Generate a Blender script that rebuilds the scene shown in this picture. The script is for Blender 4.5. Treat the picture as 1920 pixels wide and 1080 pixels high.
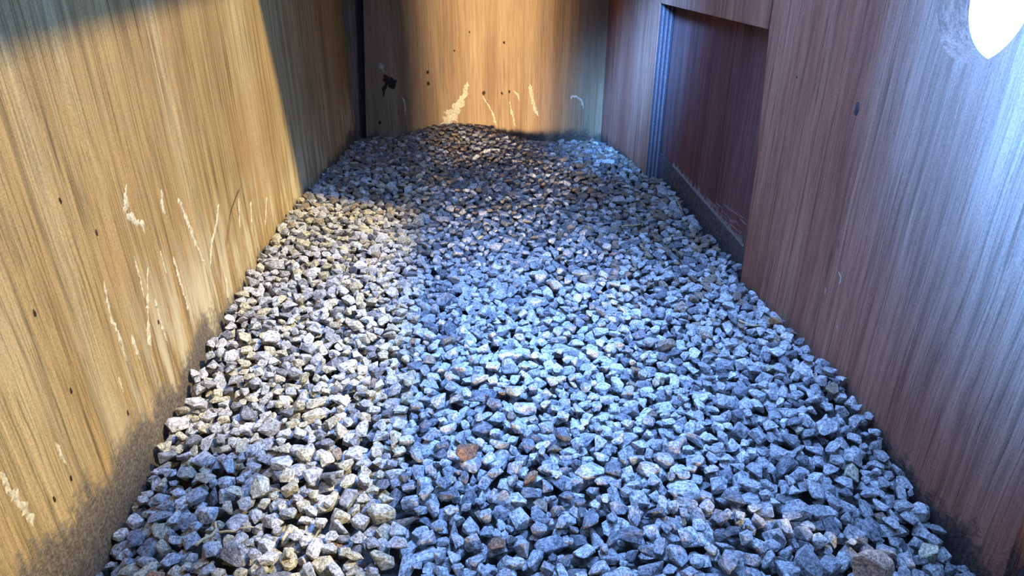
import bpy, bmesh, math, random
import numpy as np
from mathutils import Vector, Matrix, noise as mnoise

for o in list(bpy.data.objects):
    bpy.data.objects.remove(o)
SC = bpy.context.scene
C = SC.collection
random.seed(7)
RNG = np.random.default_rng(11)

# ------------------------------------------------------------------ camera
CAM_H = 0.30
cam = bpy.data.cameras.new('camera')
cam.sensor_width = 36.0
cam.lens = 1265.0 / 1920.0 * 36.0
cam.clip_start = 0.01
cam_o = bpy.data.objects.new('camera', cam)
C.objects.link(cam_o)
cam_o.location = (0, 0, CAM_H)
PITCH, YAW = math.radians(26.8), math.radians(3.6)
cam_o.rotation_euler = (math.pi / 2 - PITCH, 0, -YAW)
SC.camera = cam_o

# ------------------------------------------------------------------ light
SC.view_settings.view_transform = 'Standard'
SC.view_settings.look = 'None'
SC.view_settings.gamma = 1.0
SC.view_settings.use_curve_mapping = False
SC.view_settings.exposure = 0.1
SC.cycles.use_denoising = True

world = bpy.data.worlds.new('sky')
SC.world = world
world.use_nodes = True
world.node_tree.nodes['Background'].inputs['Color'].default_value = (0.22, 0.43, 1.0, 1)
world.node_tree.nodes['Background'].inputs['Strength'].default_value = 4.8

sun = bpy.data.lights.new('sun', 'SUN')
sun.color = (1.0, 0.79, 0.37)
sun.energy = 5.4
sun.angle = math.radians(4)
sun_o = bpy.data.objects.new('sun', sun)
C.objects.link(sun_o)
sun_o.location = (1.5, 0, 2)
sun_o.rotation_euler = Vector((-1.0, 0.25, -1.15)).to_track_quat('-Z', 'Y').to_euler()


def area(name, loc, target, sx, sy, energy, color, spread=180):
    l = bpy.data.lights.new(name, 'AREA')
    l.shape = 'RECTANGLE'
    l.size, l.size_y = sx, sy
    l.energy = energy
    l.color = color
    l.spread = math.radians(spread)
    o = bpy.data.objects.new(name, l)
    C.objects.link(o)
    o.location = loc
    o.rotation_euler = (Vector(target) - Vector(loc)).to_track_quat('-Z', 'Y').to_euler()
    return o


# added warm lamp behind the camera, for the bright band on the back board
area('warm_band_fill', (0.048, -0.03, 0.20), (0.048, 1.24, 0.13), 0.20, 0.36, 0.42, (1.0, 0.78, 0.50), 7)
# added blue fill lamps: right wall, centre gravel, hazy far right corner
area('blue_fill_near', (0.02, 0.22, 0.50), (0.29, 0.27, 0.33), 0.10, 0.10, 6.0, (0.07, 0.31, 1.0), 52)
area('blue_fill_mid', (0.09, 0.42, 0.52), (0.05, 0.47, 0.0), 0.10, 0.10, 1.15, (0.20, 0.40, 1.0), 62)
area('blue_fill_far', (-0.05, 0.54, 0.50), (0.25, 1.04, 0.15), 0.14, 0.14, 1.2, (0.12, 0.36, 1.0), 26)

# ------------------------------------------------------------------ box geometry
AL, BL = -0.238, 0.0264       # left wall:  x = AL + BL*y
AR, BR = 0.300, -0.045        # right wall: x = AR + BR*y
YB = 1.24                     # back board
Y0 = -0.06                    # front board
ZT = 0.40                     # underside of the lid
DOOR_Y0, DOOR_Y1, DOOR_Z = 0.605, 0.955, 0.234
REC = 0.022                   # door stands back from the wall face


def xl(y): return AL + BL * y
def xr(y): return AR + BR * y


_LY = np.array([-0.1, .20, .304, .468, .555, .702, .88, 1.05, 1.248])
_LZ = np.array([-.035, -.032, -.030, .004, .012, .026, .020, .004, -.012])
_RY = np.array([-0.1, .238, .398, .544, .614, .785, .997, 1.22])
_RZ = np.array([-.035, -.028, .006, .004, .000, -.004, .006, -.020])


def surf(x, y):
    """height of the gravel surface"""
    t = np.clip((x - xl(y)) / (xr(y) - xl(y)), 0, 1)
    L = np.interp(y, _LY, _LZ)
    R = np.interp(y, _RY, _RZ)
    wl = np.clip(1 - t / 0.35, 0, 1) ** 1.5
    wr = np.clip(1 - (1 - t) / 0.35, 0, 1) ** 1.5
    z = wl * L + wr * R
    z = z + 0.010 * np.exp(-((x + 0.03) / 0.08) ** 2 - ((y - 1.22) / 0.10) ** 2)
    z = z - 0.018 * np.exp(-((x - 0.12) / 0.07) ** 2 - ((y - 1.23) / 0.05) ** 2)
    z = z + 0.004 * np.sin(x * 21 + 1.3) * np.sin(y * 17)
    return z


# ------------------------------------------------------------------ node helpers
class NT:
    def __init__(self, mat):
        self.t = mat.node_tree
        self.n = self.t.nodes
        self.l = self.t.links

    def new(self, kind, **kw):
        nd = self.n.new(kind)
        for k, v in kw.items():
            setattr(nd, k, v)
        return nd

    def link(self, a, b):
        self.l.new(a, b)

    def val(self, sock, v):
        if hasattr(v, 'is_linked') or isinstance(v, bpy.types.NodeSocket):
            self.link(v, sock)
        else:
            sock.default_value = v

    def math(self, op, a, b=0.0, c=0.0, clamp=False):
        nd = self.new('ShaderNodeMath', operation=op)
        nd.use_clamp = clamp
        for i, v in enumerate((a, b, c)):
            self.val(nd.inputs[i], v)
        return nd.outputs[0]

    def noise(self, vec, scale, detail=3.0, rough=0.55):
        nd = self.new('ShaderNodeTexNoise')
        self.link(vec, nd.inputs['Vector'])
        nd.inputs['Scale'].default_value = scale
        nd.inputs['Detail'].default_value = detail
        nd.inputs['Roughness'].default_value = rough
        return nd.outputs['Fac']

    def ramp(self, fac, stops, interp='LINEAR'):
        nd = self.new('ShaderNodeValToRGB')
        nd.color_ramp.interpolation = interp
        e = nd.color_ramp.elements
        while len(e) < len(stops):
            e.new(0.5)
        for i, (p, c) in enumerate(stops):
            e[i].position = p
            e[i].color = (c, c, c, 1) if isinstance(c, (int, float)) else (*c, 1)
        self.link(fac, nd.inputs['Fac'])
        return nd.outputs['Color']

    def mix(self, fac, a, b, blend='MIX'):
        nd = self.new('ShaderNodeMix', data_type='RGBA', blend_type=blend)
        self.val(nd.inputs[0], fac)
        for i, v in ((6, a), (7, b)):
            self.val(nd.inputs[i], (*v, 1) if isinstance(v, tuple) and len(v) == 3 else v)
        return nd.outputs[2]

    def scaled(self, vec, s):
        nd = self.new('ShaderNodeMapping')
        nd.inputs['Scale'].default_value = s
        self.link(vec, nd.inputs['Vector'])
        return nd.outputs[0]


def new_mat(name):
    m = bpy.data.materials.new(name)
    m.use_nodes = True
    nt = NT(m)
    bsdf = nt.n['Principled BSDF']
    bsdf.inputs['Roughness'].default_value = 0.85
    bsdf.inputs['Specular IOR Level'].default_value = 0.25
    return m, nt, bsdf


def wood(name, dark, mid, light, cross, dirt_h=None, dirt_col=(0.10, 0.085, 0.065), grain=1.0,
         blotch=None, blotch_amt=0.0, bump=0.5, seed=0.0, fine=1.0, smear=None):
    """weathered plywood, grain upright (along z); cross = axis across the grain"""
    m, nt, bsdf = new_mat(name)
    tc = nt.new('ShaderNodeTexCoord').outputs['Object']
    off = nt.new('ShaderNodeVectorMath', operation='ADD')
    nt.link(tc, off.inputs[0])
    off.inputs[1].default_value = (seed, seed, seed * .3)
    v = off.outputs[0]
    # slow warp so the grain wanders
    warp = nt.new('ShaderNodeTexNoise')
    nt.link(v, warp.inputs['Vector'])
    warp.inputs['Scale'].default_value = 7.0
    wv = nt.new('ShaderNodeVectorMath', operation='MULTIPLY_ADD')
    nt.link(warp.outputs['Color'], wv.inputs[0])
    wv.inputs[1].default_value = (.007, .007, .0)
    nt.link(v, wv.inputs[2])
    v2 = wv.outputs[0]
    st = (1, 1, .03) if cross in 'xy' else (1, .05, 1)
    g_coarse = nt.noise(nt.scaled(v2, (1, 1, .07)), 22, 3, .6)
    g_mid = nt.noise(nt.scaled(v2, st), 230, 3, .65)
    g_fine = nt.noise(nt.scaled(v2, (1, 1, .02)), 640 * fine, 2, .6)
    pores = nt.noise(nt.scaled(v2, (1, 1, .06)), 330, 2, .7)
    base = nt.ramp(g_coarse, [(.30, dark), (.50, mid), (.68, light)])
    lines = nt.ramp(g_mid, [(.34, 1 - .42 * grain), (.52, 1.0), (.70, 1 + .12 * grain)])
    col = nt.mix(1.0, base, lines, 'MULTIPLY')
    fl = nt.ramp(g_fine, [(.34, 1 - .38 * grain), (.50, 1.0), (.66, 1 + .10 * grain)])
    col = nt.mix(1.0, col, fl, 'MULTIPLY')
    pm = nt.ramp(pores, [(.64, 0.0), (.72, 1.0)])
    col = nt.mix(nt.math('MULTIPLY', pm, .55 * grain), col, tuple(c * .30 for c in dark))
    if blotch:
        b = nt.noise(nt.scaled(v, (1, 1, .35)), 9, 3, .6)
        bm = nt.ramp(b, [(.50, 0.0), (.66, 1.0)])
        col = nt.mix(nt.math('MULTIPLY', bm, blotch_amt), col, blotch)
    speck = nt.noise(v, 900, 1, .5)
    col = nt.mix(1.0, col, nt.ramp(speck, [(.32, .82), (.5, 1.0), (.68, 1.12)]), 'MULTIPLY')
    h = nt.math('ADD', nt.math('MULTIPLY', g_mid, .7), nt.math('MULTIPLY', g_fine, .5))
    if smear:                                     # pale dried runs following the grain, lower part of the wall
        zz = nt.new('ShaderNodeSeparateXYZ')
        nt.link(tc, zz.inputs[0])
        zone = nt.math('SUBTRACT', .115, zz.outputs[2])
        zone = nt.math('MULTIPLY', zone, 14.0, clamp=True)
        far = nt.math('MULTIPLY', nt.math('SUBTRACT', zz.outputs[1], .30), 6.0, clamp=True)
        n3 = nt.noise(nt.scaled(v2, (1, 1, .10)), 75, 4, .7)
        n4 = nt.noise(nt.scaled(v, (1, 1, .4)), 14, 2, .5)
        k = nt.math('ADD', n3, nt.math('MULTIPLY', n4, .5))
        sm = nt.ramp(k, [(.70, 0.0), (.84, 1.0)])
        sm = nt.math('MULTIPLY', nt.math('MULTIPLY', sm, zone), nt.math('MULTIPLY', far, .75))
        col = nt.mix(sm, col, smear)
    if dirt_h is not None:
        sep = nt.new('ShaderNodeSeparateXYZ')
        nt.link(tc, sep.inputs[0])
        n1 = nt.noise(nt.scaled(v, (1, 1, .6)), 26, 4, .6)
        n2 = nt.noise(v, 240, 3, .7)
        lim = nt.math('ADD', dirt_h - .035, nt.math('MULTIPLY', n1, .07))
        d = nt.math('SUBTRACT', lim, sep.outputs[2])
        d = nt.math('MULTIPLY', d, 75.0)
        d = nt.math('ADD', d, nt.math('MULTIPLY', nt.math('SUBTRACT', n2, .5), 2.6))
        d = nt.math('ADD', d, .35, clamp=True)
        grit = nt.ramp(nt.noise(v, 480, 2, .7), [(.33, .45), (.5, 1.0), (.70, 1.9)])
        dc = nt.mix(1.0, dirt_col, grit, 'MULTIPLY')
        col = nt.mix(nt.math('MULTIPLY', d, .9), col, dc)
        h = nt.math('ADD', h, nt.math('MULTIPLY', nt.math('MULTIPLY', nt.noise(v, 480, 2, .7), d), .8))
    nt.link(col, bsdf.inputs['Base Color'])
    bp = nt.new('ShaderNodeBump')
    bp.inputs['Strength'].default_value = bump
    bp.inputs['Distance'].default_value = .0016
    nt.link(h, bp.inputs['Height'])
    nt.link(bp.outputs[0], bsdf.inputs['Normal'])
    return m


def stone_mat(name, from_object, unit=.005):
    m, nt, bsdf = new_mat(name)
    tc = nt.new('ShaderNodeTexCoord').outputs['Object']
    if from_object:                               # unit-sized stones scaled to about 5 mm
        oi = nt.new('ShaderNodeObjectInfo')
        tint = oi.outputs['Color']
        tc = nt.scaled(tc, (unit, unit, unit))
        ad = nt.new('ShaderNodeVectorMath', operation='ADD')
        nt.link(tc, ad.inputs[0])
        nt.link(oi.outputs['Location'], ad.inputs[1])
        tc = ad.outputs[0]
    else:
        tint = nt.new('ShaderNodeAttribute', attribute_name='tint').outputs['Color']
    s1 = nt.noise(tc, 620, 3, .7)
    s2 = nt.noise(tc, 1500, 2, .6)
    s3 = nt.noise(tc, 200, 2, .5)
    col = nt.mix(1.0, tint, nt.ramp(s1, [(.30, .18), (.44, .70), (.56, 1.12), (.72, 1.70)]), 'MULTIPLY')
    col = nt.mix(1.0, col, nt.ramp(s2, [(.30, .55), (.5, 1.0), (.7, 1.3)]), 'MULTIPLY')
    col = nt.mix(1.0, col, nt.ramp(s3, [(.3, .8), (.7, 1.15)]), 'MULTIPLY')
    nt.link(col, bsdf.inputs['Base Color'])
    bsdf.inputs['Roughness'].default_value = .8
    bp = nt.new('ShaderNodeBump')
    bp.inputs['Strength'].default_value = .7
    bp.inputs['Distance'].default_value = .0012
    nt.link(nt.math('ADD', nt.math('MULTIPLY', s1, .8), nt.math('MULTIPLY', s3, .8)), bp.inputs['Height'])
    nt.link(bp.outputs[0], bsdf.inputs['Normal'])
    return m


def plain(name, c, var=.25, scale=300, rough=.85):
    m, nt, bsdf = new_mat(name)
    tc = nt.new('ShaderNodeTexCoord').outputs['Object']
    n = nt.noise(tc, scale, 3, .6)
    col = nt.mix(1.0, (*c, 1), nt.ramp(n, [(.3, 1 - var), (.7, 1 + var)]), 'MULTIPLY')
    nt.link(col, bsdf.inputs['Base Color'])
    bsdf.inputs['Roughness'].default_value = rough
    bp = nt.new('ShaderNodeBump')
    bp.inputs['Strength'].default_value = .4
    bp.inputs['Distance'].default_value = .001
    nt.link(n, bp.inputs['Height'])
    nt.link(bp.outputs[0], bsdf.inputs['Normal'])
    return m


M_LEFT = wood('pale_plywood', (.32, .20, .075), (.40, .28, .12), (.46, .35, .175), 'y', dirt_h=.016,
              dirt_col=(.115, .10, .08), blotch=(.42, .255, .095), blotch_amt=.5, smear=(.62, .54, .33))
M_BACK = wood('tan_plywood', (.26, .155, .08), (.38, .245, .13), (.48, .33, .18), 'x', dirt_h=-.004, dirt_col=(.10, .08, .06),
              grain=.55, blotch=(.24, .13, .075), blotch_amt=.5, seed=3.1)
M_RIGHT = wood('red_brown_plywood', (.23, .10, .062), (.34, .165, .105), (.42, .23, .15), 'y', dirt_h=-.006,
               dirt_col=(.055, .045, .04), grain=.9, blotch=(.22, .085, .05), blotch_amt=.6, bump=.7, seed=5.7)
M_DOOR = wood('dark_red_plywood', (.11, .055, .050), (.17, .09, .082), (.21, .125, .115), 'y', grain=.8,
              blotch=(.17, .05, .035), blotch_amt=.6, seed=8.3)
M_BATTEN = wood('brown_batten_wood', (.15, .085, .05), (.24, .15, .09), (.32, .21, .13), 'x', grain=.9, seed=1.9)
M_DARK = plain('dark_wood', (.05, .042, .045), .3, 60)
M_LID = wood('lid_plywood', (.20, .13, .08), (.30, .20, .12), (.36, .26, .16), 'x', grain=.6, seed=2.2)
M_SOIL = plain('dark_grit', (.05, .043, .036), .5, 700)
M_STONE = stone_mat('crushed_stone', False)
M_STONE1 = stone_mat('crushed_stone_single', True)
M_STONE2 = stone_mat('broken_stone', True, 1.0)
M_WHITE = plain('dried_droppings', (.58, .51, .34), .38, 420)
M_STAIN = plain('dark_stain', (.045, .025, .015), .5, 500)
M_STRAW = plain('dry_straw', (.62, .47, .24), .3, 500)
M_TWIG = plain('brown_twig', (.24, .14, .06), .3, 500)
M_PLY1 = plain('pale_ply', (.14, .115, .12), .3, 400)
M_PLY2 = plain('dark_ply', (.06, .045, .055), .3, 400)
M_SILL = plain('dusty_dark_sill', (.10, .085, .085), .55, 240)
M_SPLINT = plain('splintered_wood', (.30, .24, .20), .4, 900)


# ------------------------------------------------------------------ mesh helpers
def link(name, me, mat, parent=None, kind=None, label=None, category=None, group=None):
    o = bpy.data.objects.new(name, me)
    C.objects.link(o)
    if mat and not me.materials:
        me.materials.append(mat)
    if parent:
        o.parent = parent
    if kind: o['kind'] = kind
    if label: o['label'] = label
    if category: o['category'] = category
    if group: o['group'] = group
    return o


def from_bm(name, bm, mat, smooth=False, **kw):
    bmesh.ops.recalc_face_normals(bm, faces=bm.faces)
    me = bpy.data.meshes.new(name)
    bm.to_mesh(me)
    bm.free()
    if smooth:
        me.shade_smooth()
    return link(name, me, mat, **kw)


def prism(bm, loop, off):
    """extrude a planar loop of points by a vector"""
    off = Vector(off)
    a = [bm.verts.new(p) for p in loop]
    b = [bm.verts.new(Vector(p) + off) for p in loop]
    n = len(loop)
    bm.faces.new(a)
    bm.faces.new(list(reversed(b)))
    for i in range(n):
        bm.faces.new((a[i], b[i], b[(i + 1) % n], a[(i + 1) % n]))


def empty(name, loc=(0, 0, 0), **kw):
    o = bpy.data.objects.new(name, None)
    C.objects.link(o)
    o.location = loc
    for k, v in kw.items():
        o[k] = v
    return o


def side_board(bm, xf, y0, y1, z0, z1, thick):
    """board standing on a side wall line x = xf(y)"""
    prism(bm, [(xf(y0), y0, z0), (xf(y1), y1, z0), (xf(y1), y1, z1), (xf(y0), y0, z1)], (thick, 0, 0))


# ------------------------------------------------------------------ structure
# left wall
bm = bmesh.new()
side_board(bm, xl, Y0, YB + .02, -.08, ZT, -.018)
wall_left = from_bm('wall_left', bm, M_LEFT, kind='structure',
                    label='pale yellow plywood side wall streaked with white droppings',)
# back wall (inner face at YB)
bm = bmesh.new()
prism(bm, [(-.194, YB, -.08), (.27, YB, -.08), (.27, YB, ZT), (-.159, YB, ZT)], (0, .018, 0))
wall_back = from_bm('wall_back', bm, M_BACK, kind='structure',
                    label='tan plywood back board with a dark stain and droppings')
# brown batten in the back left corner with a dark gap beside the board
bm = bmesh.new()
prism(bm, [(-.25, YB + .02, -.08), (-.15, YB + .02, -.08), (-.15, YB + .02, ZT), (-.25, YB + .02, ZT)], (0, .02, 0))  # near-black sheet stands for the shade inside the corner gap
from_bm('trim_2', bm, M_DARK, kind='structure', label='dark backing of the back left corner gap, shade put into its colour')
bm = bmesh.new()
prism(bm, [(-.215, YB - .006, -.06), (-.2035, YB - .006, -.06), (-.174, YB - .006, ZT), (-.215, YB - .006, ZT)], (0, .024, 0))
bmesh.ops.bevel(bm, geom=list(bm.edges), offset=.0015, segments=1, affect='EDGES')
trim_1 = from_bm('trim_1', bm, M_BATTEN, kind='structure', label='brown upright batten in the back left corner')

# right wall: front board with the entrance hole, header, rear board
wall_right = empty('wall_right', (0, 0, 0), kind='structure',
                   label='red brown plywood side wall with a recessed door and a round entrance hole')
HY, HZ, HR = .385, .276, .035
bm = bmesh.new()
y0, y1 = .238, DOOR_Y0
outer = [(y0, -.08), (y1, -.08), (y1 - .0, .0), (y1 + .008, .12), (y1 + .026, DOOR_Z), (y1 + .026, ZT), (y0 + .03, ZT), (y0 + .02, .12)]
ov = [bm.verts.new((xr(y), y, z)) for y, z in outer]
oe = [bm.edges.new((ov[i], ov[(i + 1) % len(ov)])) for i in range(len(ov))]
hv = [bm.verts.new((xr(HY + HR * math.cos(a)), HY + HR * math.cos(a), HZ + HR * math.sin(a)))
      for a in [2 * math.pi * i / 48 for i in range(48)]]
he = [bm.edges.new((hv[i], hv[(i + 1) % 48])) for i in range(48)]
r = bmesh.ops.triangle_fill(bm, edges=oe + he, use_beauty=True)
fs = [g for g in r['geom'] if isinstance(g, bmesh.types.BMFace)]
# drop any face inside the hole
bad = [f for f in bm.faces if math.hypot(f.calc_center_median().y - HY, f.calc_center_median().z - HZ) < HR * .97
       and all(v in hv for v in f.verts)]
bmesh.ops.delete(bm, geom=bad, context='FACES_ONLY')
ext = bmesh.ops.extrude_face_region(bm, geom=list(bm.faces))
bmesh.ops.translate(bm, verts=[g for g in ext['geom'] if isinstance(g, bmesh.types.BMVert)], vec=(.020, 0, 0))
from_bm('front_board', bm, M_RIGHT, parent=wall_right)
bm = bmesh.new()
side_board(bm, xr, DOOR_Y1, YB + .02, -.08, ZT, .020)
from_bm('rear_board', bm, M_RIGHT, parent=wall_right)
bm = bmesh.new()
side_board(bm, xr, DOOR_Y0 + .030, DOOR_Y1, DOOR_Z, ZT, .020)
from_bm('header_board', bm, M_RIGHT, parent=wall_right)
# plies seen on the cut edge of the rear board
for k in range(7):
    x = xr(DOOR_Y1) + .0015 + k * .0028
    bm = bmesh.new()
    prism(bm, [(x, DOOR_Y1 - .0012 * (k % 2) - .0002, -.05), (x + .0026, DOOR_Y1 - .0012 * (k % 2) - .0002, -.05),
               (x + .0026, DOOR_Y1 - .0012 * (k % 2) - .0002, DOOR_Z), (x, DOOR_Y1 - .0012 * (k % 2) - .0002, DOOR_Z)], (0, .004, 0))
    from_bm('ply_layer', bm, M_PLY1 if k % 2 else M_PLY2, parent=wall_right)

# the recessed door with its splintered lower edge
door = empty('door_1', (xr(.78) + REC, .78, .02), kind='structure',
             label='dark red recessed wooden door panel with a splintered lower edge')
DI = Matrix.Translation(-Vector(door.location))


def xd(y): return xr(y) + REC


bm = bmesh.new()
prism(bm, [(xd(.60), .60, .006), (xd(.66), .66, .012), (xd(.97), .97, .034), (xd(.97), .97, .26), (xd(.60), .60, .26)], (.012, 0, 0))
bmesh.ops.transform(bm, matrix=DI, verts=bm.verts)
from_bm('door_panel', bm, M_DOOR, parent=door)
bm = bmesh.new()
yy = .655
while yy < .90:
    w = random.uniform(.0005, .0016)
    ln = random.choice((.002, .003, .003, .005, .009)) * random.uniform(.6, 1.5)
    zb = .012 + (yy - .66) * .071
    p = [(xd(yy) - .0012, yy, zb - .001), (xd(yy) - .0012, yy + w, zb - .001), (xd(yy) - .0003, yy + w * .7 + ln * .25, zb + ln)]
    prism(bm, p, (.0011, 0, 0))
    yy += w * random.uniform(.9, 2.4)
for k in range(45):                               # raised fibres on the lower near corner, running along the edge
    ya = random.uniform(.655, .76)
    zb = .013 + (ya - .66) * .071 + random.uniform(0, .03) * (1 - (ya - .655) / .13)
    ln = random.uniform(.006, .022)
    zc = zb + ln * .071
    p = [(xd(ya) - .0004, ya, zb), (xd(ya + ln) - .0004, ya + ln, zc), (xd(ya + ln) - .0004, ya + ln, zc + .0003), (xd(ya) - .0004, ya, zb + .0006)]
    prism(bm, p, (.0006, 0, 0))
bmesh.ops.transform(bm, matrix=DI, verts=bm.verts)
fr = from_bm('splintered_edge', bm, M_SPLINT, parent=door, kind='stuff')
# dark sill below and backing outside the door
bm = bmesh.new()
prism(bm, [(xr(.60) + .021, .60, -.08), (xr(.97) + .021, .97, -.08), (xr(.97) + .021, .97, .032), (xr(.60) + .021, .60, .004)], (.03, 0, 0))
from_bm('trim_3', bm, M_SILL, kind='structure', label='dark sill board under the recessed door')

# front frame post in the near right corner
bm = bmesh.new()
prism(bm, [(.276, .236, -.08), (.345, .236, -.08), (.345, .236, ZT), (.310, .236, ZT), (.298, .236, .12)], (0, -.04, 0))
bmesh.ops.bevel(bm, geom=list(bm.edges), offset=.003, segments=2, affect='EDGES')
from_bm('trim_4', bm, M_DARK, kind='structure', label='dark front post at the near end of the red brown wall')
# front wall behind the camera, floor, unseen lid shaped to pass and block light
bm = bmesh.new()
prism(bm, [(-.27, Y0, -.08), (.34, Y0, -.08), (.34, Y0, ZT), (-.27, Y0, ZT)], (0, -.018, 0))
from_bm('wall_front', bm, M_LID, kind='structure', label='plywood front board of the box')
bm = bmesh.new()
prism(bm, [(.30, Y0, -.08), (.318, Y0, -.08), (.318, .196, -.08), (.30, .196, -.08)], (0, 0, ZT + .08))
from_bm('trim_5', bm, M_DARK, kind='structure', label='short side board behind the front post')
OX0, OX1, OY0, OY1 = -.10, .30, .10, .75
bm = bmesh.new()
for (a, b, c, d) in ((-.27, .47, Y0 - .018, OY0), (-.27, .34, OY1, YB + .05), (-.27, OX0, OY0, OY1), (OX1, .47, OY0, OY1), (.148, .220, OY0, .29)):  # opening, bar and right overhang made up to steer sun and shade
    prism(bm, [(a, c, ZT), (b, c, ZT), (b, d, ZT), (a, d, ZT)], (0, 0, .018))
bmesh.ops.remove_doubles(bm, verts=bm.verts, dist=1e-5)
from_bm('ceiling', bm, M_LID, kind='structure', label='unseen plywood lid, its opening, bar and overhang shaped for light and shade')
# dark soil bed under the gravel = floor
nx, ny = 60, 130
ys = np.linspace(Y0, YB + .03, ny)
us = np.linspace(0, 1, nx)
V = []
for y in ys:
    a, b = xl(y) - .01, xr(y) + .06
    for u in us:
        x = a + (b - a) * u
        V.append((x, y, float(surf(x, y)) - .017))
F = [(j * nx + i, j * nx + i + 1, (j + 1) * nx + i + 1, (j + 1) * nx + i) for j in range(ny - 1) for i in range(nx - 1)]
me = bpy.data.meshes.new('floor')
me.from_pydata(V, [], F)
link('floor', me, M_SOIL, kind='structure', label='dark gritty floor of the box under the gravel')


# ------------------------------------------------------------------ droppings and stains on the walls
def streak(pts, widths, to3d, normal, mat, parent, name, jag=.8, thick=.0005, step=.0011):
    """an uneven dried smear following a line on a wall"""
    P = [Vector(p) for p in pts]
    out = []
    for i in range(len(P) - 1):
        n = max(1, int((P[i + 1] - P[i]).length / step))
        for k in range(n):
            t = k / n
            out.append((P[i].lerp(P[i + 1], t), widths[i] * (1 - t) + widths[i + 1] * t))
    out.append((P[-1], widths[-1] * .3))
    bm = bmesh.new()
    prev = None
    ph = random.uniform(0, 100)
    for i, (p, w) in enumerate(out):
        a = out[max(0, i - 2)][0]
        b = out[min(len(out) - 1, i + 2)][0]
        d = (b - a).normalized()
        s = Vector((-d.y, d.x))
        nl = mnoise.noise((i * .23, ph, 0)) * jag * 1.3 + mnoise.noise((i * 1.1, ph, 3)) * jag
        nr = mnoise.noise((i * .23, ph, 9)) * jag * 1.3 + mnoise.noise((i * 1.1, ph, 13)) * jag
        tap = min(1, (i + .4) / 3, (len(out) - i) / 6)
        wl, wr = w * .5 * max(.10, 1 + nl * 1.4) * tap, w * .5 * max(.12, 1 + nr * 1.4) * tap
        row = []
        for q, h in ((-wl, -.0004), (-wl * .6, thick * .7), (0, thick * (1 + nl)), (wr * .6, thick * .7), (wr, -.0004)):
            c = p + s * q
            row.append(bm.verts.new(to3d(c.x, c.y, h)))
        if prev:
            for j in range(4):
                bm.faces.new((prev[j], prev[j + 1], row[j + 1], row[j]))
        prev = row
    return from_bm(name, bm, mat, smooth=True, parent=parent)


def blob(cx, cz, r, to3d, mat, parent, name, stretch=1.4, thick=.0007):
    bm = bmesh.new()
    n = 14
    c = bm.verts.new(to3d(cx, cz, thick))
    ph = random.uniform(0, 50)
    ring = []
    for i in range(n):
        a = 2 * math.pi * i / n
        rr = r * (1 + .55 * mnoise.noise((math.cos(a) * 1.4 + ph, math.sin(a) * 1.4, 0)))
        ring.append(bm.verts.new(to3d(cx + rr * math.cos(a) * .6, cz + rr * math.sin(a) * stretch * .6, -.0002)))
    for i in range(n):
        bm.faces.new((c, ring[i], ring[(i + 1) % n]))
    return from_bm(name, bm, mat, parent=parent)


on_left = lambda y, z, h: (xl(y) + h, y, z)
on_back = lambda x, z, h: (x, YB - h, z)
on_right = lambda y, z, h: (xr(y) - h, y, z)

LEFT_STREAKS = [
    ([(0.442, 0.161), (0.4315, 0.147), (0.4321, 0.1427), (0.4405, 0.1373), (0.4477, 0.1287), (0.4477, 0.1227)], [0.0042, 0.0042, 0.0042, 0.0043, 0.0044, 0.0034]),
    ([(0.4407, 0.1008), (0.4357, 0.0933), (0.4332, 0.0871)], [0.0019] * 3),
    ([(0.4321, 0.0852), (0.4285, 0.08), (0.4244, 0.0695), (0.4197, 0.0594), (0.4177, 0.048)], [0.0022, 0.0028, 0.0038, 0.004, 0.0034]),
    ([(0.4854, 0.1428), (0.4806, 0.129), (0.4843, 0.1205)], [0.0031] * 3),
    ([(0.5073, 0.1287), (0.5156, 0.1041), (0.5198, 0.0857), (0.5276, 0.0617)], [0.0029, 0.003, 0.003, 0.0031]),
    ([(0.5794, 0.0977), (0.5665, 0.0841), (0.5489, 0.0734), (0.5364, 0.0576)], [0.0028, 0.0028, 0.0027, 0.0027]),
    ([(0.4784, 0.0925), (0.4807, 0.0639), (0.4821, 0.0434)], [0.0024] * 3),
    ([(0.3881, 0.1167), (0.3841, 0.0934), (0.3868, 0.0754), (0.3865, 0.0589)], [0.0018, 0.0023, 0.0028, 0.0024]),
    ([(0.3999, 0.0712), (0.4005, 0.0511)], [0.0025] * 2),
    ([(0.3737, 0.0552), (0.3736, 0.0432)], [0.0017] * 2),
    ([(0.3043, 0.0605), (0.3056, 0.0516), (0.3063, 0.0419)], [0.0015, .002, .0016]),
    ([(0.2659, 0.074), (0.2664, 0.0613), (0.2695, 0.0487), (0.2711, 0.0365), (0.2704, 0.0327)], [0.0024, 0.0032, 0.0045, 0.0045, 0.003]),
    ([(0.6566, 0.0728), (0.6445, 0.0421)], [0.0032, .002]),
    ([(0.7052, 0.0605), (0.6847, 0.0348)], [0.0029, .002]),
    ([(0.6267, 0.0866), (0.616, 0.0593)], [0.002] * 2),
    ([(0.5631, 0.034), (0.5569, 0.0155)], [0.0024] * 2),
    ([(0.4389, 0.0774), (0.4384, 0.0604), (0.4392, 0.0419)], [0.0019] * 3),
    ([(0.4272, 0.1158), (0.4278, 0.0996), (0.4259, 0.0843)], [0.0014] * 3),
    ([(0.4625, 0.1042), (0.4628, 0.0848)], [0.0015] * 2),
]
for p, w in LEFT_STREAKS:
    streak(p, [a * 1.3 for a in w], on_left, None, M_WHITE, wall_left, 'dropping_streak')
for y, z in ((.3717, .1743), (.4356, .0602), (.3954, .1456), (.3236, .1292), (.3295, .0759), (.3062, .0327), (.2899, .0329), (.3719, .028)):
    blob(y, z, .0022, on_left, M_STAIN, wall_left, 'dark_speck', 2.2)
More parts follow.
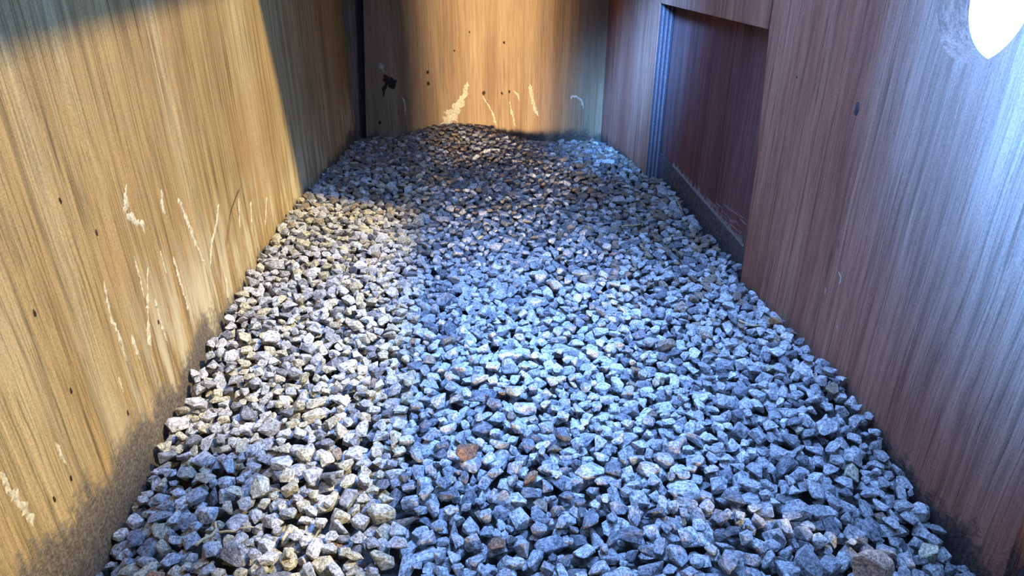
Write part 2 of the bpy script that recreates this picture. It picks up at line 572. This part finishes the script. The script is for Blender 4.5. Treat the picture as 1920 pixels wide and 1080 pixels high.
BACK_STREAKS = [
    ([(-0.0009, 0.0865), (-0.0084, 0.0615), (-0.0216, 0.0399), (-0.0388, 0.02), (-.05, .004)], [0.0076, 0.0105, 0.0193, 0.0272, .02]),
    ([(0.1849, 0.0525), (0.1876, 0.0581), (0.1944, 0.0581), (0.2045, 0.0513), (0.2102, 0.0349)], [0.0039] * 5),
    ([(-0.1195, 0.0628), (-0.1155, 0.0534), (-0.1146, 0.0392), (-0.1155, 0.0268)], [0.0029] * 4),
    ([(0.0809, 0.0698), (0.0886, 0.0622), (0.0916, 0.0508)], [0.0048] * 3),
    ([(0.0732, 0.051), (0.079, 0.027), (0.0839, 0.0045)], [0.0039] * 3),
    ([(0.1096, 0.0806), (0.1148, 0.0552), (0.1199, 0.0361), (0.127, 0.0234)], [0.0067] * 4),
    ([(-0.1533, 0.1197), (-0.1503, 0.1108), (-0.1455, 0.1017)], [0.0074] * 3),
    ([(0.0251, 0.0611), (0.0411, 0.0343), (0.0505, 0.005)], [0.0038] * 3),
]
for p, w in BACK_STREAKS:
    streak(p, w, on_back, None, M_WHITE, wall_back, 'dropping_streak', jag=.6, thick=.0008, step=.002)
for x, z, r_ in ((-0.0708, 0.1037, 0.005), (-0.071, 0.0836, 0.006), (0.0272, 0.0667, 0.006), (0.0317, 0.0506, 0.004), (0.0597, 0.0653, 0.004),
                 (0.0732, 0.068, 0.004), (-0.1623, 0.0169, 0.006), (-0.0226, 0.139, 0.003), (0.0641, 0.1516, 0.004), (0.0043, 0.1694, 0.003)):
    blob(x, z, r_, on_back, M_STAIN, wall_back, 'dark_speck')
streak([(-.1480, .100), (-.142, .088), (-.1335, .086), (-.126, .090)], [.010, .020, .030, .012], on_back, None, M_STAIN, wall_back, 'dark_stain', jag=.5, step=.002)
streak([(-.146, .084), (-.149, .074), (-.153, .060)], [.009, .007, .003], on_back, None, M_STAIN, wall_back, 'dark_stain', jag=.5, step=.002)
for p, w in [([(0.4509, 0.0776), (0.4468, 0.075), (0.4461, 0.0694)], [0.0016] * 3), ([(0.462, 0.0582), (0.4614, 0.0528)], [0.0013] * 2),
             ([(0.4366, 0.0386), (0.436, 0.0332)], [0.0017] * 2)]:
    streak(p, w, on_right, None, M_WHITE, wall_right, 'dropping_streak')
blob(.475, .196, .006, on_right, M_PLY2, wall_right, 'dark_chip', 2.0)
blob(.567, .203, .0018, on_right, M_STAIN, wall_right, 'nail_hole', 1.0)

# ------------------------------------------------------------------ gravel: crushed stone dropped piece by piece
N_PROTO = 48


def make_proto(i):
    rg = np.random.default_rng(100 + i)
    n = int(rg.integers(12, 19))
    p = rg.normal(size=(n, 3))
    p /= np.linalg.norm(p, axis=1)[:, None]
    p = np.sign(p) * np.abs(p) ** .72           # squarer, more broken-looking
    p *= rg.uniform(.84, 1.06, size=(n, 1))
    bm = bmesh.new()
    for q in p:
        bm.verts.new(q)
    r = bmesh.ops.convex_hull(bm, input=bm.verts)
    junk = [v for v in bm.verts if not v.link_faces]
    bmesh.ops.delete(bm, geom=junk, context='VERTS')
    bmesh.ops.dissolve_limit(bm, angle_limit=math.radians(14), verts=bm.verts, edges=bm.edges)
    low = bm.copy()
    bmesh.ops.triangulate(low, faces=low.faces)
    bmesh.ops.bevel(bm, geom=list(bm.edges), offset=.06, segments=1, affect='EDGES', clamp_overlap=True)
    bmesh.ops.triangulate(bm, faces=bm.faces)
    res = []
    for b in (bm, low):
        bmesh.ops.recalc_face_normals(b, faces=b.faces)
        b.verts.index_update()
        v = np.array([x.co[:] for x in b.verts])
        f = np.array([[x.index for x in t.verts] for t in b.faces])
        res.append((v, f))
        b.free()
    return res


PROTO = [make_proto(i) for i in range(N_PROTO)]

G = .0015
GX0, GY0 = -.26, .12
GNX, GNY = int(.62 / G), int((YB + .01 - GY0) / G)
gx = GX0 + (np.arange(GNX) + .5) * G
gy = GY0 + (np.arange(GNY) + .5) * G
XX, YY = np.meshgrid(gx, gy, indexing='ij')
SURF = surf(XX, YY)
HM = SURF - .012


def rot_matrix(rg):
    yaw = rg.uniform(0, 2 * math.pi)
    tilt = abs(rg.normal(0, .42))
    ax = rg.uniform(0, 2 * math.pi)
    return np.array(Matrix.Rotation(tilt, 3, Vector((math.cos(ax), math.sin(ax), 0))) @ Matrix.Rotation(yaw, 3, 'Z'))


stones = []          # (x, y, z, R, radii, proto)
AREA = .5 * (YB - GY0)
N_ST = 17000
K = 9
tri = RNG.uniform
for s in range(N_ST):
    size = float(np.clip(RNG.lognormal(0, .24), .58, 1.75))
    r = np.array([.0058, .0042, .0032]) * size * RNG.uniform(.82, 1.18, 3)
    R = rot_matrix(RNG)
    Mx = R @ np.diag(r * r) @ R.T
    M2i = np.linalg.inv(Mx[:2, :2])
    mm = M2i @ Mx[:2, 2]
    ss = Mx[2, 2] - Mx[2, :2] @ M2i @ Mx[:2, 2]
    rx, ry = math.sqrt(Mx[0, 0]), math.sqrt(Mx[1, 1])
    cx, cy = int(rx / G) + 1, int(ry / G) + 1
    dx = np.arange(-cx, cx + 1) * G
    dy = np.arange(-cy, cy + 1) * G
    DX, DY = np.meshgrid(dx, dy, indexing='ij')
    q = 1 - (M2i[0, 0] * DX * DX + 2 * M2i[0, 1] * DX * DY + M2i[1, 1] * DY * DY)
    inside = q > 0.12
    hq = np.sqrt(np.maximum(q, 0) * ss)
    lin = mm[0] * DX + mm[1] * DY
    low = np.where(inside, lin - hq, 1e3)
    best = None
    for k in range(K):
        y = RNG.uniform(GY0 + .012, YB - ry - .001)
        a = xl(y) + rx + .0008
        b = xr(y) - rx - .0008
        if DOOR_Y0 + .03 < y < DOOR_Y1 - .03:
            b += .018
        x = RNG.uniform(a, b)
        i, j = int((x - GX0) / G), int((y - GY0) / G)
        if i - cx < 0 or j - cy < 0 or i + cx + 1 > GNX or j + cy + 1 > GNY:
            continue
        rest = float((HM[i - cx:i + cx + 1, j - cy:j + cy + 1] - low).max())
        over = rest - SURF[i, j]
        if best is None or over < best[0]:
            best = (over, x, y, rest, i, j)
    if best is None or best[0] > .0005:
        continue
    over, x, y, z, i, j = best
    z -= .0006
    sl = HM[i - cx:i + cx + 1, j - cy:j + cy + 1]
    top = np.where(inside, lin + hq + z, -1e3)
    np.maximum(sl, top, out=sl)
    stones.append((x, y, z, R, r, int(RNG.integers(N_PROTO))))
print('stones', len(stones))


def top_at(x, y):
    i = min(max(int((x - GX0) / G), 1), GNX - 2)
    j = min(max(int((y - GY0) / G), 1), GNY - 2)
    return float(HM[i - 1:i + 2, j - 1:j + 2].max())


# what the camera sees of them, to choose those that stay single
cR = np.array([math.cos(YAW), -math.sin(YAW), 0])
cF = np.array([math.sin(YAW) * math.cos(PITCH), math.cos(YAW) * math.cos(PITCH), -math.sin(PITCH)])
cU = np.cross(cR, cF)


def project(p):
    d = np.array(p) - np.array([0, 0, CAM_H])
    z = d @ cF
    return 960 + 1265 * (d @ cR) / z, 540 - 1265 * (d @ cU) / z, z


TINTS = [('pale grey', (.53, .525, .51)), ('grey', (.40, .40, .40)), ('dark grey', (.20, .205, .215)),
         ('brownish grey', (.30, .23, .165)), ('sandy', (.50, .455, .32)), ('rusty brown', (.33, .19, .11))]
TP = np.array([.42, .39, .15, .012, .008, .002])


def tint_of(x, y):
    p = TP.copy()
    if x < -.05:                                  # warm light put into the stone tint towards the pale wall
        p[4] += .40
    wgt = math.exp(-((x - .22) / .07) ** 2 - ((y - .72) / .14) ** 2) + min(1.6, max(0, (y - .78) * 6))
    p[3] += .9 * wgt                               # dirt and shade put into stone tints by the door and back board
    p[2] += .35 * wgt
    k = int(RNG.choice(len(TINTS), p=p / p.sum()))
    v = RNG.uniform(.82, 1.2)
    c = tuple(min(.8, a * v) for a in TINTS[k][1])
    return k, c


info = []
for n, (x, y, z, R, r, pi) in enumerate(stones):
    u, v, d = project((x, y, z))
    vis = z + r[2] * .5 > top_at(x, y) - .0035
    info.append((u, v, d, vis, r.mean() / d))
cand = [n for n, (u, v, d, vis, sz) in enumerate(info)
        if vis and 20 < u < 1900 and v < 1062 and not (u < 300 and v > 975)]
cand.sort(key=lambda n: -info[n][4])
single = set(cand[:296])

# --- the mass of the gravel as one object
vs, fs, cols, off = [], [], [], 0
ZONES = ('beside the pale yellow wall', 'in the open middle of the bed', 'beside the red brown wall')
PM = {}
singles = []
for n, (x, y, z, R, r, pi) in enumerate(stones):
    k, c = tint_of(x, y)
    if n in single:
        if pi not in PM:
            v, f = PROTO[pi][0]
            me = bpy.data.meshes.new('gravel_stone')
            me.from_pydata(v.tolist(), [], f.tolist())
            me.materials.append(M_STONE1)
            PM[pi] = me
        o = bpy.data.objects.new('gravel_stone', PM[pi])
        C.objects.link(o)
        Sx = Matrix.Diagonal((*(r * 1.06), 1))
        o.matrix_world = Matrix.Translation((x, y, z)) @ Matrix(R.tolist()).to_4x4() @ Sx
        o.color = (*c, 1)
        t = (x - xl(y)) / (xr(y) - xl(y))
        side = ('by yellow wall', 'mid-left', 'mid-right', 'by brown wall')[min(3, int(t * 4))]
        row = ('front row', 'second row', 'third row', 'fourth row')[int(y > .27) + int(y > .30) + int(y > .34)]
        sz = 'big ' if r.mean() > .0056 else ('' if r.mean() > .0050 else 'smaller ')
        sh = 'long' if r[0] / r[1] > 1.42 else ('flat' if r[2] / r[0] < .53 else 'blocky')
        if R[2, 2] < .88:
            sh = 'tilted ' + sh
        o['label'] = f'{sz}{sh} {TINTS[k][0]} gravel stone, {row}, {side}'
        o['category'] = 'stone'
        o['group'] = f'gravel stones, {row}, {side}'
        singles.append((o, info[n][0]))
        continue
    hi = info[n][3] and y < .80
    v, f = PROTO[pi][0 if hi else 1]
    w = (v * (r * 1.06)) @ R.T + np.array([x, y, z])
    vs.append(w)
    fs.append(f + off)
    off += len(v)
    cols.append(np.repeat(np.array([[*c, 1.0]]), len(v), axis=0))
ORD = ('leftmost', 'second from left', 'third from left', 'fourth from left', 'fifth from left', 'sixth from left',
       'seventh from left', 'eighth from left', 'ninth from left', 'tenth from left')
alike = {}
for o, u in singles:
    alike.setdefault(o['label'], []).append((u, o))
for lab, L in alike.items():
    if len(L) > 1:
        for q, (u, o) in enumerate(sorted(L, key=lambda t: t[0])):
            o['label'] = f'{lab}, {ORD[min(q, 9)]}'
vs = np.concatenate(vs)
fs = np.concatenate(fs)
cols = np.concatenate(cols)
me = bpy.data.meshes.new('gravel')
me.vertices.add(len(vs))
me.vertices.foreach_set('co', vs.astype(np.float32).ravel())
me.loops.add(len(fs) * 3)
me.loops.foreach_set('vertex_index', fs.astype(np.int32).ravel())
me.polygons.add(len(fs))
me.polygons.foreach_set('loop_start', (np.arange(len(fs)) * 3).astype(np.int32))
me.update(calc_edges=True)
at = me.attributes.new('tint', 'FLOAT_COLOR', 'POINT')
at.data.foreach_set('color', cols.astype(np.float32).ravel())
me.shade_flat()
link('gravel', me, M_STONE, kind='stuff', label='bed of loose grey crushed stone covering the whole floor of the box', category='gravel')
print('gravel tris', len(fs))


# ------------------------------------------------------------------ single stones that stand out
def rough_stone(name, loc, rad, rot, col, seed, label):
    v, f = PROTO[seed][0]
    bm = bmesh.new()
    vv = [bm.verts.new((p[0] * rad[0], p[1] * rad[1], p[2] * rad[2])) for p in v]
    for t in f:
        bm.faces.new([vv[q] for q in t])
    bmesh.ops.rotate(bm, verts=bm.verts, matrix=Matrix.Rotation(rot, 3, 'Z'))
    o = from_bm(name, bm, M_STONE2, label=label, category='stone')
    o.location = loc
    o.color = (*col, 1)
    return o


def perch(x, y, dz):
    return (x, y, top_at(x, y) + dz)


rough_stone('gravel_stone', perch(.212, .247, .006), (.013, .011, .015), .5, (.78, .50, .33), 4,
            'large pale tan stone at the front edge, biggest of all the gravel')
rough_stone('gravel_stone', perch(-.006, .348, .001), (.0095, .0070, .0075), .2, (.27, .15, .085), 10,
            'stone with a rust brown face, sitting alone among pale grey stones')
rough_stone('gravel_stone', perch(.262, .268, .000), (.008, .007, .006), 1.2, (.70, .64, .45), 17,
            'small cream stone against the foot of the red brown wall')
rough_stone('gravel_stone', perch(.262, .497, .001), (.007, .006, .005), .2, (.42, .24, .12), 23,
            'small orange brown stone near the red brown wall')


# ------------------------------------------------------------------ straws and twigs
def stem(name, pts, rad, mat, label, lift=.0012):
    P = []
    for i in range(len(pts) - 1):
        a, b = Vector(pts[i]), Vector(pts[i + 1])
        for k in range(5):
            P.append(a.lerp(b, k / 5))
    P.append(Vector(pts[-1]))
    P3 = []
    for p in P:
        P3.append(Vector((p.x, p.y, top_at(p.x, p.y) + lift)) if len(p) == 2 else p)
    for _ in range(3):
        P3 = [P3[0]] + [(P3[i - 1] + P3[i] * 2 + P3[i + 1]) / 4 for i in range(1, len(P3) - 1)] + [P3[-1]]
    bm = bmesh.new()
    prev = None
    for i, p in enumerate(P3):
        d = (P3[min(i + 1, len(P3) - 1)] - P3[max(i - 1, 0)]).normalized()
        s = d.cross(Vector((.13, .2, 1))).normalized()
        t = s.cross(d)
        rr = rad * (1 - .5 * i / len(P3))
        ring = [bm.verts.new(p + (s * math.cos(a) + t * math.sin(a)) * rr) for a in [2 * math.pi * k / 6 for k in range(6)]]
        if prev:
            for k in range(6):
                bm.faces.new((prev[k], prev[(k + 1) % 6], ring[(k + 1) % 6], ring[k]))
        else:
            bm.faces.new(ring)
        prev = ring
    bm.faces.new(list(reversed(prev)))
    return from_bm(name, bm, mat, smooth=True, label=label, category='straw')


V2 = lambda L: [Vector(p) for p in L]
stem('dry_straw', V2([(-.1631, .2888), (-.1597, .2937), (-.1574, .3004), (-.1573, .3045), (-.1606, .3119)]), .0011, M_STRAW,
     'thickest curved yellow straw in the near left of the gravel')
stem('dry_straw', V2([(-.1559, .3032), (-.1479, .301), (-.1441, .3016), (-.1392, .2984), (-.1338, .301)]), .0008, M_STRAW,
     'thin wavy yellow straw just right of the thickest curved one')
stem('dry_straw', V2([(.1199, .3917), (.1232, .3922), (.1236, .3858)]), .0005, M_STRAW, 'tiny hooked pale straw in the middle of the gravel')
stem('dry_straw', V2([(.1953, .9108), (.2235, .9066)]), .0009, M_STRAW, 'pale straight straw lying far back near the door', .002)
stem('dry_straw', V2([(.231, .503), (.2484, .4936)]), .0008, M_STRAW, 'short pale straw lying before the near end of the door', .002)
stem('dry_straw', V2([(.1784, .746), (.206, .753)]), .0008, M_STRAW, 'grey straw lying flat on dark gravel beside the door', .002)
stem('dry_straw', V2([(.2700, .8436), (.2650, .7929)]), .0009, M_STRAW, 'straw lying along the foot of the door sill', .003)
stem('dry_twig', [Vector((xl(.63) + .004, .63, .098)), Vector((xl(.60) + .002, .60, .085)), Vector((xl(.575) + .0025, .575, .062))], .0006, M_TWIG,
     'thin brown twig stuck to the pale yellow wall among droppings')
